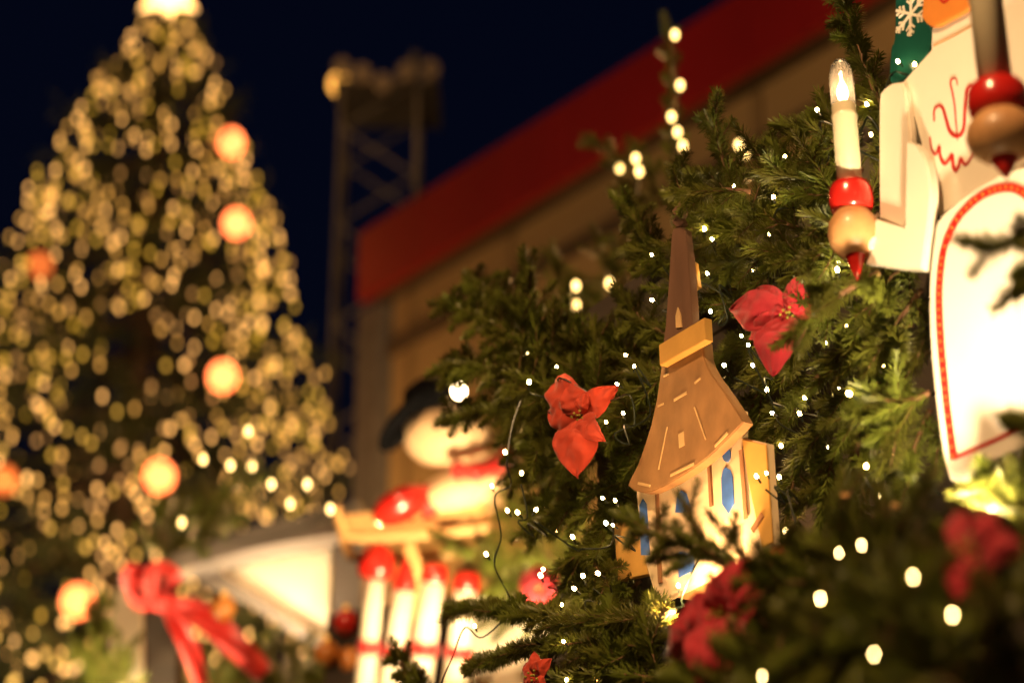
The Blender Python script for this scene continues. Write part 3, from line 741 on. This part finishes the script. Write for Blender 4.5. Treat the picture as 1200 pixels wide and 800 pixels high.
# ------------------------------------------------------------------ poinsettias
def petal(name, base, tip, wid, nrm, m, parent, cup=.18, k=0):
    ax = tip - base; L_ = ax.length; ax.normalize()
    sd = ax.cross(nrm).normalized(); up = sd.cross(ax).normalized()
    V, Fc = [], []; nu, nv = 22, 14
    r = random.Random(k)
    ph = r.uniform(0, 6)
    for i in range(nu + 1):
        u = i / nu
        wd = wid * .5 * (math.sin(math.pi * min(1, u ** .75 * .97 + .03)) ** .8) * (1.0 if u < .98 else .3)
        for j in range(nv + 1):
            v = j / nv * 2 - 1
            h = -abs(v) * wd * cup + L_ * .16 * math.sin(math.pi * u) - L_ * .10 * u * u + wd * .18 * math.sin(u * 7 + ph) * v * v + wd * .05 * math.sin(u * 23 + ph + v * 3) + wd * .035 * math.sin(u * 26 - abs(v) * 9) + L_ * .03 * math.sin(u * 5 + v * 4 + ph)
            V.append(base + ax * L_ * u + sd * v * wd + up * h)
    for i in range(nu):
        for j in range(nv):
            a = i * (nv + 1) + j; Fc.append((a, a + 1, a + nv + 2, a + nv + 1))
    o = mk(name, (V, Fc), m, parent, smooth=True)
    md = o.modifiers.new("thickness", 'SOLIDIFY'); md.thickness = .0006
    return o
def poinsettia(label, fr, c, tips, m, D_=0):
    cw = fr.w(*c); t = thing("poinsettia", label, "flower", T(cw), "red poinsettia flowers among the fir")
    nrm = (CAM - cw).normalized() * .6 - fr.Y * .4
    for k, (a, b, y, wpx) in enumerate(tips):
        tw = fr.w(a, b, y) - cw
        dd = (cw - CAM).length
        petal("petal", tw * .06 + nrm * (.002 + .0012 * k), tw + nrm * .001 * k, 1.08 * wpx * dd / FPX, nrm, m, t, k=k + int(c[0]))
    for k, (a, b, y, wpx) in enumerate(tips[::2]):                # smaller inner layer
        tw = fr.w(a, b, y) - cw; ax = Quaternion(nrm.normalized(), .55) @ tw
        petal("petal", ax * .05 + nrm * (.008 + .001 * k), ax * .52 + nrm * .012, .62 * wpx * dd / FPX, nrm, m, t, k=k + 40 + int(c[1]))
    for k in range(7):
        a = k * 2.4; r = .0028 * math.sqrt(k)
        sd = nrm.orthogonal().normalized(); u2 = nrm.cross(sd).normalized()
        mk("stamen", ball(.0014, 8, 6, 1.4), STAMEN, t, look(nrm * .016 + sd * r * math.cos(a) + u2 * r * math.sin(a), nrm), smooth=True)
    mk("stalk", tube([(0, 0, 0), Vector((0, 0, -.005)) - nrm * .03, Vector((0, 0, -.02)) - nrm * .06], .0018, 6), WIRE, t)
    return t
poinsettia("orange-red fabric poinsettia hanging between bough tips and chapel spire", SF, (682, 488, -.045),
    [(722, 452, -.03, 30), (704, 514, -.05, 30), (648, 440, -.04, 42), (640, 482, -.06, 40), (675, 556, -.06, 54), (668, 450, -.06, 36)], PETAL_O)
poinsettia("crimson fabric poinsettia in the fir between chapel and candle", SF, (928, 368, -.03),
    [(962, 350, -.01, 34), (936, 322, -.03, 26), (884, 336, -.04, 30), (851, 362, -.05, 46), (876, 398, -.04, 30), (905, 434, -.06, 58)], PETAL_R)
poinsettia("large dark red poinsettia below the chapel, deep in shade", SF, (848, 722, -.26),
    [(874, 655, -.27, 50), (892, 690, -.26, 46), (795, 725, -.28, 56), (778, 770, -.27, 50), (822, 800, -.29, 56), (870, 795, -.27, 50), (838, 672, -.25, 46)], PETAL_R)
poinsettia("small red poinsettia bud at the chapel's annex corner", SF, (912, 658, -.2), [(902, 642, -.2, 16), (924, 640, -.2, 18), (916, 668, -.21, 18), (900, 660, -.2, 16)], PETAL_O)
poinsettia("dark red poinsettia below the angel's glowing skirt", SF, (1142, 642, -.37), [(1118, 700, -.38, 46), (1165, 600, -.37, 40), (1115, 600, -.37, 34), (1165, 690, -.37, 46), (1195, 640, -.37, 46), (1110, 645, -.37, 36)], PETAL_R)
poinsettia("small red poinsettia bud under the level fir boughs", SF, (629, 792, -.10), [(612, 778, -.1, 18), (625, 762, -.1, 18), (645, 772, -.1, 18), (640, 805, -.1, 18), (615, 805, -.1, 18)], PETAL_O)

# ------------------------------------------------------------------ LED strings of the stall
ledm = me("bulb", *lathe([(.0012, 0), (.0021, .0006), (.0026, .0035), (.0022, .0056), (.0008, .0068)], 12), LED, True)
sockm = me("socket", *lathe([(.0012, -.009), (.0017, -.008), (.0019, .0008), (.0015, .0012)], 8), WIRE)
def led_string(label, fr, pts, ext=None, sag=.012, bs=1.0):
    """pts: pixel, pixel, offset of each bulb along the wire"""
    ws = [fr.w(*p) for p in pts]
    o0 = ws[0]; t = thing("light_string", label, "string lights", T(o0), "LED strings in the stall's fir")
    ws = [p - o0 for p in ws]
    path = []
    for i, p in enumerate(ws):
        foot = p - Vector((rnd.uniform(-.006, .006), 0, .010)) + fr.Y * .006
        if i:
            mid = (path[-1] + foot) / 2 + fr.Y * .02 + Vector((rnd.uniform(-.01, .01), 0, -sag)); path.append(mid)
        path.append(foot)
        d = (p - foot) + Vector((rnd.gauss(0, .004), rnd.gauss(0, .004), 0))
        b = ob("bulb", ledm, t, look(p, d, 0, rnd.uniform(.5, .78) * bs)); ob("socket", sockm, b)
    if ext: path = [fr.w(*q) - o0 for q in ext[0]] + path + [fr.w(*q) - o0 for q in ext[1]]
    mk("wire", tube(cat(path, 6), .0010, 5), WIRE, t)
    return t
Y = -.05
led_string("bulb string looping down the outer edge of the fir by the snowman", SF, [(593, 532, Y), (577, 571, Y), (571, 651, Y), (557, 735, Y)], ([(610, 470, -.03), (600, 500, -.04)], [(545, 735, -.05), (530, 770, -.05), (518, 800, -.04), (510, 850, -.04)]), .002)
led_string("bulb string around the orange-red poinsettia", SF, [(620, 450, Y), (652, 431, -.06), (725, 451, -.05), (731, 486, -.05), (711, 496, -.05), (735, 417, -.03), (743, 431, -.03)])
led_string("bulb string through the shaggy fir under the orange-red poinsettia", SF, [(611, 556, Y), (596, 600, Y), (608, 602, Y), (627, 599, Y), (672, 631, -.04), (708, 585, -.06), (722, 588, -.06), (712, 615, -.06), (720, 616, -.06)])
led_string("bulb string running down beside the chapel's left wall", SF, [(684, 677, -.05), (703, 673, -.05), (675, 691, -.06), (658, 710, -.08), (662, 753, -.10), (664, 798, -.10)])
led_string("single dark wire with bulb crossing the chapel's lit base", SF, [(762, 700, -.04), (795, 688, -.04)], ([(740, 720, -.04)], [(812, 668, -.04), (822, 650, -.03)]), .0)
led_string("bulb string climbing beside the chapel spire", SF, [(765, 300, .0), (766, 353, .0), (816, 319, .01), (830, 322, .01), (833, 367, .01), (826, 271, .03), (836, 282, .02)])
led_string("bulb string between chapel roof and crimson poinsettia", SF, [(850, 430, .03), (884, 430, .03), (870, 395, .02), (907, 485, .02), (938, 487, .02)])
led_string("three-bulb wire sticking out past the chapel's annex wall", SF, [(888, 560, -.03), (899, 556, -.02), (914, 561, -.02), (921, 625, -.06), (880, 659, -.2)])
led_string("bulb string through the bushy top above the crimson poinsettia", SF, [(860, 220, .0), (907, 233, .0), (919, 185, .02), (959, 131, .03), (1017, 125, .04), (1021, 160, .03), (1002, 162, .03)])
led_string("bulb string across the green wing behind the angel", AF, [(1054, 74, .004), (1072, 78, .004)], ([(1035, 110, .03), (1046, 86, .01)], [(1084, 88, .01), (1090, 110, .02)]), .001)
led_string("bulb string down the thick fir between candle and skirt panel", SF, [(982, 319, -.01), (992, 383, .03), (998, 463, -.03), (1015, 549, -.01), (1033, 583, -.02)])
led_string("blurred bulb string across the dark low fir mass", SF, [(984, 649, -.33), (1010, 640, -.34), (1071, 677, -.40), (1117, 722, -.40), (1024, 768, -.41), (963, 702, -.40), (894, 793, -.39)], bs=.42)
for lab, x0, x1, y0, y1, n in [("added glow bulb string buried in the shaggy fir left of the chapel wall", 610, 725, 410, 680, 15), ("added glow bulb string buried in the fir between chapel roof and candle", 850, 1000, 200, 420, 13), ("added glow bulb string buried in the fir beside the skirt panel", 890, 1080, 420, 600, 13)]:  # extra strings added at random spots to make pockets of fir glow
    q = sorted([(rnd.uniform(x0, x1), rnd.uniform(y0, y1), rnd.uniform(.04, .09)) for _ in range(n - 3)], key=lambda v: v[1])
    led_string(lab, SF, q)
B("fir twig laid over the tip of the chapel spire", [(880, 225, -.01), (840, 222, -.03), (785, 228, -.035)], fan=FAN, L0=.03, second=False)
# bulbs on a second garland farther down the lane
ledf = me("bulb", *ball(.0075, 10, 8, 1.2), LEDB, True)
def far_string(label, pts):
    ws = [P(*p) for p in pts]; o0 = ws[0]
    t = thing("light_string", label, "string lights", T(o0), "bulb strings farther down the lane")
    path = []
    for i, p in enumerate(ws):
        q = p - o0 + Vector((0, .01, -.012)); 
        if i: path.append((path[-1] + q) / 2 + Vector((0, .03, -.03)))
        path.append(q); ob("bulb", ledf, t, T(p - o0))
    mk("wire", tube(cat(path, 5), .0016, 5), WIRE, t)
far_string("blurred bulbs climbing a thin upright fir tip before the red fascia", [(791, 41, 3.7), (797, 100, 3.7), (787, 137, 3.7), (794, 155, 3.7), (800, 171, 3.7)])
far_string("three blurred bulbs clustered before the dark hall wall", [(726, 197, 3.7), (745, 186, 3.7), (749, 201, 3.6)])
far_string("five blurred bulbs behind the left bough tips beside the spire", [(675, 335, 3.6), (675, 357, 3.7), (687, 373, 3.5), (713, 362, 3.6), (714, 332, 3.6)])
far_string("two yellow blurred bulbs peeping behind the tall fir tip", [(866, 170, 3.4), (873, 180, 3.4)])
far_string("scattered gold bulbs over the white-gabled stall", [(238, 538, 4.4), (270, 545, 4.3), (291, 505, 4.2), (295, 546, 4.3), (318, 567, 4.2), (340, 590, 4.4), (360, 567, 4.2), (387, 596, 4.1), (213, 612, 4.4)])

# second row of fir behind (blurred)
def BF(label, q, grp="blurred fir farther down the lane", **k): return bough(label, [P(*p) for p in q], group=grp, **k)
BF("blurred thin fir tip standing before the red fascia", [(795, 260, 3.75), (789, 180, 3.75), (786, 100, 3.75), (783, 25, 3.75)], L0=.05, step=.05, second=False)
BF("blurred fir tip leaning before the red fascia with pale end", [(790, 250, 3.7), (745, 205, 3.7), (692, 163, 3.7)], L0=.09, step=.05)
BF("blurred fir bough glimpsed between spire and left bough tips", [(740, 400, 3.8), (712, 330, 3.8), (700, 270, 3.8)], L0=.12, step=.05)
BF("blurred fir bough behind the left bough tips", [(720, 420, 3.8), (670, 370, 3.8), (650, 300, 3.8)], L0=.12, step=.05)

# ------------------------------------------------------------------ neighbouring stall: snowman on a sled, red-topped posts
NS = 4.3; mpp = NS / FPX
nf = Fr(P(500, 700, NS), 62)
ns = thing("neighbour_stall", "neighbouring stall's dark plank eave behind the snowman", "stall", nf.M)
zl = nf.l(500, 800).z
for k in range(6):
    mk("plank", box(-.42, .75, .25, .28, zl - .5 + k * .13, zl - .5 + k * .13 + .126), PLANK, ns)
for x in (-.42, .68): mk("corner_post", box(x, x + .08, .29, .37, -nf.o.z, zl + .25), PLANK, ns)
mk("counter", box(-.42, .75, -.2, .6, -nf.o.z + .9, -nf.o.z + .95), PLANK, ns)
mk("shelf", box(-.42, .75, -.08, .249, zl - .10, zl - .06), PINE, ns)
def rot_ell(name, c, rx, ry, rz, roll, m, par, org):
    v, f = ball(1, 24, 16); M = T(Vector(c) - org) @ Matrix.Rotation(roll, 4, 'Y') @ Matrix.Diagonal((rx, ry, rz, 1))
    return mk(name, (v, f), m, par, M, True)
so = P(500, 610, NS); sm = thing("snowman_figure", "cream snowman figure with black hat and red scarf riding a sled", "snowman", T(so))
rot_ell("head", P(524, 513, NS), 56 * mpp, 48 * mpp, 37 * mpp, rad(12), SNOW, sm, so)
rot_ell("body", P(545, 578, NS), 62 * mpp, 50 * mpp, 30 * mpp, rad(-18), SNOW, sm, so)
hd = P(508, 470, NS) - so
mk("hat", lathe([(.062, -.03), (.064, 0), (.058, .035), (.03, .05)], 20), BLACKF, sm, look(hd, (-.35, 0, 1)), True)
mk("hat_brim", lathe([(.085, 0), (.087, .005), (.08, .011), (.05, .014)], 24), BLACKF, sm, look(P(480, 492, NS - .03) - so, (-.75, .0, .75)), True)
mk("hat_flap", ball(1, 14, 10), BLACKF, sm, T(P(460, 515, NS - .03) - so) @ Matrix.Rotation(rad(-40), 4, 'Y') @ Matrix.Diagonal((.035, .03, .02, 1)), True)
sc_p = cat([P(530, 550, NS - .1) - so, P(560, 553, NS - .11) - so, P(590, 540, NS - .06) - so, P(596, 528, NS) - so], 5)
mk("scarf", tube(sc_p, [.014 + .008 * math.sin(i) ** 2 for i in range(len(sc_p))], 10), RIBBON, sm, smooth=True)
rot_ell("mitten", P(472, 592, NS - .05), 38 * mpp, 30 * mpp, 20 * mpp, rad(25 * -1), REDP, sm, so)
mk("mitten_cuff", tube([P(495, 570, NS - .05) - so, P(505, 605, NS - .05) - so], .022, 12), RIBBON, sm, smooth=True)
for a, b in ((512, 498), (540, 495)): mk("eye", ball(.008, 10, 8), BLACKF, sm, T(P(a, b, NS - .083) - so))
sd0 = P(490, 615, NS); sl = thing("wooden_sled", "pale wooden sled carrying the snowman over the red-topped posts", "sled", T(sd0))
for y in (-.06, .0, .06):
    a, b = P(408, 620, NS) - sd0, P(572, 607, NS) - sd0
    mk("slat", tube([a + Vector((0, y, 0)), b + Vector((0, y, 0))], .013, 4), PINE, sl)
for y in (-.07, .07):
    pts = [P(398, 600, NS), P(403, 622, NS), P(420, 635, NS), P(500, 632, NS), P(575, 624, NS)]
    mk("runner", tube(cat([p - sd0 + Vector((0, y, -.012)) for p in pts], 5), .011, 8), PINE, sl)
mk("support_post", tube([P(478, 636, NS) - sd0, P(487, 662, NS) - sd0, P(490, 800, NS + .05) - sd0], .016, 8), PINE, sl)
posts = [("white turned post under a wide red mushroom cap", 425, 800, 440, 676, 17, 'cap'), ("white turned post with pointed red top beside the mushroom cap", 452, 800, 474, 690, 19, 'cone'),
         ("white turned post with flat red top and red ribbon band", 487, 800, 508, 680, 21, 'flat'), ("white turned post lit brightest, by the glowing fir", 530, 800, 546, 690, 21, 'flat')]
for lab, ax_, ay, bx, by, wpx, kind in posts:
    a, b = P(ax_, ay + 30, NS), P(bx, by, NS); d = b - a; L_ = d.length; r = wpx * mpp * .74
    t = thing("wooden_post_figure", lab, "wooden figure", look(a, d), "white turned posts on the neighbouring stall")
    mk("shaft", lathe([(r * .9, 0), (r, .01), (r * .95, L_ * .45), (r * .8, L_ * .5), (r * .95, L_ * .55), (r * .9, L_)], 18), SOFFIT, t, smooth=True)
    mk("ribbon_band", lathe([(r * 1.0, L_ * .42), (r * 1.12, L_ * .44), (r * 1.12, L_ * .50), (r * 1.0, L_ * .53)], 18), RIBBON, t, smooth=True)
    if kind == 'cap': mk("cap", lathe([(r * 1.0, L_ - .002), (r * 1.75, L_ + .004), (r * 1.85, L_ + .025), (r * 1.4, L_ + .06), (r * .3, L_ + .075)], 20), REDP, t, smooth=True)
    elif kind == 'cone': mk("cap", lathe([(r * 1.0, L_ - .002), (r * 1.05, L_ + .01), (r * .5, L_ + .06), (r * .1, L_ + .085)], 18), REDP, t, smooth=True)
    else: mk("cap", lathe([(r * 1.0, L_ - .002), (r * 1.08, L_ + .004), (r * .95, L_ + .035), (r * .3, L_ + .04)], 18), REDP, t, smooth=True)
poinsettia("pink-lit poinsettia by the glowing lamp behind the bough edge", Fr(P(632, 690, 3.9), 80), (632, 690, 0), [(610, 672, 0, 26), (655, 672, 0, 26), (612, 712, 0, 26), (652, 705, 0, 26), (632, 660, 0, 24)], PETAL_R)
lit_l = "fir bough glowing yellow-green in the neighbouring stall's lamplight"
for q in [[(620, 700, 4.3), (570, 655, 4.25), (510, 628, 4.2)], [(640, 720, 4.4), (600, 690, 4.4), (545, 668, 4.4)], [(650, 660, 4.2), (620, 620, 4.2), (600, 590, 4.2)], [(680, 720, 4.2), (650, 640, 4.2), (655, 560, 4.2)], [(690, 680, 4.3), (640, 560, 4.3), (600, 480, 4.3)], [(660, 540, 4.3), (600, 510, 4.3), (640, 450, 4.3)]]:
    BF(lit_l, q, "lamplit fir on the neighbouring stall", L0=.13, step=.05)
bl_ = thing("glow_panel", "added white panel standing in for overexposed lamplit fir behind the bough edge", "glow panel", T(P(575, 740, 4.45)))  # added panel, its white stands in for overexposed lamplit fir
pf = Fr(P(575, 740, 4.45), 75)
board("panel", [(v.x, v.y) for v in cat([(*pf.xz(a, b), 0) for a, b in [(545, 800), (548, 720), (575, 690), (610, 655), (640, 690), (645, 760), (640, 800)]], 4, True)], 0, .02, SOFFIT, bl_, 0, Matrix.Rotation(rad(75 - 90), 4, 'Z'))
floodlight("bright can lamp among the glowing fir by the white posts", P(560, 900, 3.7), P(520, 650, 4.3), 23, .03, (1, .70, .36), 130, .035, .09)
floodlight("added second can lamp brightening the fir behind the bough edge", P(610, 840, 3.7), P(625, 650, 4.3), 75, .03, (1, .72, .36), 130, .03, .08)  # second lamp added out of view to brighten the fir
lb = thing("globe_bulb", "single bright bulb beside the snowman's black hat", "bulb", T(P(538, 458, 4.0)))
mk("glass", ball(.013, 14, 10), LAMPG, lb, smooth=True); mk("socket", lathe([(.008, .011), (.009, .03), (.004, .04)], 10), BLACKM, lb)

# ------------------------------------------------------------------ white-gabled stall on the left
GD = 5.2
GF = Fr(P(330, 680, GD), 84)
gs = thing("gabled_stall", "grey wooden stall with floodlit white gable panel", "stall", GF.M)
def gb(name, pts, y0, y1, m, bev=.002): return board(name, GF.tr(pts, y0), y0, y1, m, gs, bev)
gb("gable_panel", [(236, 655), (300, 641), (378, 627), (388, 640), (384, 748), (360, 735), (310, 700)], 0, .02, SOFFIT)
gb("bargeboard", [(196, 652), (300, 615), (420, 585), (424, 618), (380, 628), (300, 642), (205, 668)], -.10, -.002, GREYW)
gb("bargeboard", [(205, 668), (238, 657), (310, 702), (360, 737), (384, 750), (382, 768), (355, 748), (290, 706)], -.014, -.002, GREYW)
gb("side_wall", [(389, 630), (424, 622), (424, 830), (389, 830)], -.02, .5, GREYW)
gb("corner_post", [(168, 700), (205, 690), (206, 830), (170, 830)], -.05, .05, PLANK)
gb("board", [(128, 690), (166, 690), (168, 850), (128, 850)], .1, .14, SOFFIT)
zg2 = -GF.o.z
xa, xb = GF.xz(170, 800)[0], GF.xz(424, 800)[0]
mk("wall", box(xa, xb, .15, .2, zg2, GF.l(300, 830).z), PLANK, gs)
mk("counter", box(xa, xb, -.2, .148, zg2 + .9, zg2 + .95), PLANK, gs)
floodlight("can lamp shining up at the white gable panel", P(315, 818, GD - .22), P(325, 680, GD), 34, .03, (1, .72, .42), 100, .035, .09)
floodlight("can lamp shining on the pale board beside the red bow", P(110, 880, GD - .62), P(170, 745, GD - .2), 36, .03, (1, .74, .40), 140, .035, .09)
# red bow
bw = P(190, 700, GD - .35); bo = thing("ribbon_bow", "large red ribbon bow with two long tails on the gabled stall", "bow", T(bw))
def ribbon(name, px, wd, tilt=0):
    pth = cat([P(*p) - bw for p in px], 7); V, Fc = [], []
    n = len(pth)
    for i, p in enumerate(pth):
        tn = (pth[min(i + 1, n - 1)] - pth[max(i - 1, 0)]).normalized()
        sdv = tn.cross(Vector((0, -1, 0))).normalized()
        ww = wd * (.45 + .55 * min(1, i / 6)) 
        for j in range(5):
            v = j / 2 - 1
            V.append(p + sdv * v * ww * .5 + Vector((0, -.02 * math.cos(v * 3 + i * .3), 0)))
    for i in range(n - 1):
        for j in range(4):
            a = i * 5 + j; Fc.append((a, a + 1, a + 6, a + 5))
    o = mk(name, (V, Fc), RIBBON, bo, smooth=True); md = o.modifiers.new("thickness", 'SOLIDIFY'); md.thickness = .002
e = GD - .35
ribbon("loop", [(190, 698, e), (170, 680, e - .05), (150, 672, e - .06), (160, 700, e - .02), (190, 702, e)], .040)
ribbon("loop", [(190, 698, e), (205, 676, e - .05), (180, 668, e - .08), (176, 690, e - .06), (190, 702, e)], .035)
ribbon("tail", [(192, 700, e - .03), (205, 725, e - .05), (222, 760, e - .05), (236, 805, e - .03)], .042)
ribbon("tail", [(194, 700, e - .04), (225, 715, e - .07), (265, 745, e - .08), (312, 790, e - .05)], .06)
mk("knot", ball(1, 14, 10), RIBBON, bo, Matrix.Diagonal((.03, .03, .035, 1)), True)
gl_l = "blurred fir sprig with gold bulbs over the gabled stall's peak"
for q in [[(200, 660, GD), (225, 625, GD), (262, 600, GD)], [(195, 665, GD), (190, 625, GD), (200, 590, GD)], [(230, 650, GD), (250, 618, GD), (280, 610, GD)], [(280, 625, 5.2), (270, 570, 5.2), (300, 540, 5.2)]]:
    BF(gl_l, q, "blurred fir on the gabled stall", L0=.14, step=.06)
floodlight("can lamp lighting the fir and baubles below the white gable", P(390, 920, 4.3), P(350, 770, 4.9), 40, .03, (1, .72, .38), 120, .035, .09)
lo_l = "blurred fir bough with orange baubles under the white gable"
for q in [[(290, 840, 4.9), (340, 790, 4.9), (390, 750, 4.9)], [(300, 860, 4.8), (370, 800, 4.8), (440, 790, 4.8)], [(260, 850, 4.9), (290, 790, 4.9), (330, 750, 4.9)], [(380, 850, 4.8), (400, 790, 4.8), (420, 740, 4.8)], [(230, 860, 4.8), (260, 810, 4.8), (300, 790, 4.8)]]:
    BF(lo_l, q, "blurred fir under the gable", L0=.15, step=.06)
for q in [[(90, 860, 4.9), (110, 780, 4.9), (120, 700, 4.9)], [(60, 860, 4.9), (120, 800, 4.9), (160, 750, 4.9)], [(150, 850, 4.85), (125, 790, 4.85), (105, 740, 4.85)]]:
    BF("overlit yellow-green fir sprig beside the pale board and red bow", q, "overlit fir beside the bow", L0=.14, step=.06)
B3 = mat("orange_bauble", (.62, .22, .04), .25, .1, 10, coat=.6)
for k, (px, py, lab) in enumerate([(383, 764, "orange bauble in the fir under the white gable"), (410, 772, "orange bauble beside the white posts' feet"), (405, 728, "red bauble hanging by the white posts"), (262, 712, "orange bauble tucked behind the red bow's tail")]):
    o = thing("bauble", lab, "bauble", T(P(px, py, 4.65)), "baubles on the gabled stall")
    mk("ball", ball(.030, 18, 12), REDP if k == 2 else B3, o, smooth=True); mk("cap", lathe([(.008, .029), (.008, .037), (.003, .039)], 10), GOLD, o)
print("shoots", NSH[0], "objects", len(bpy.data.objects))
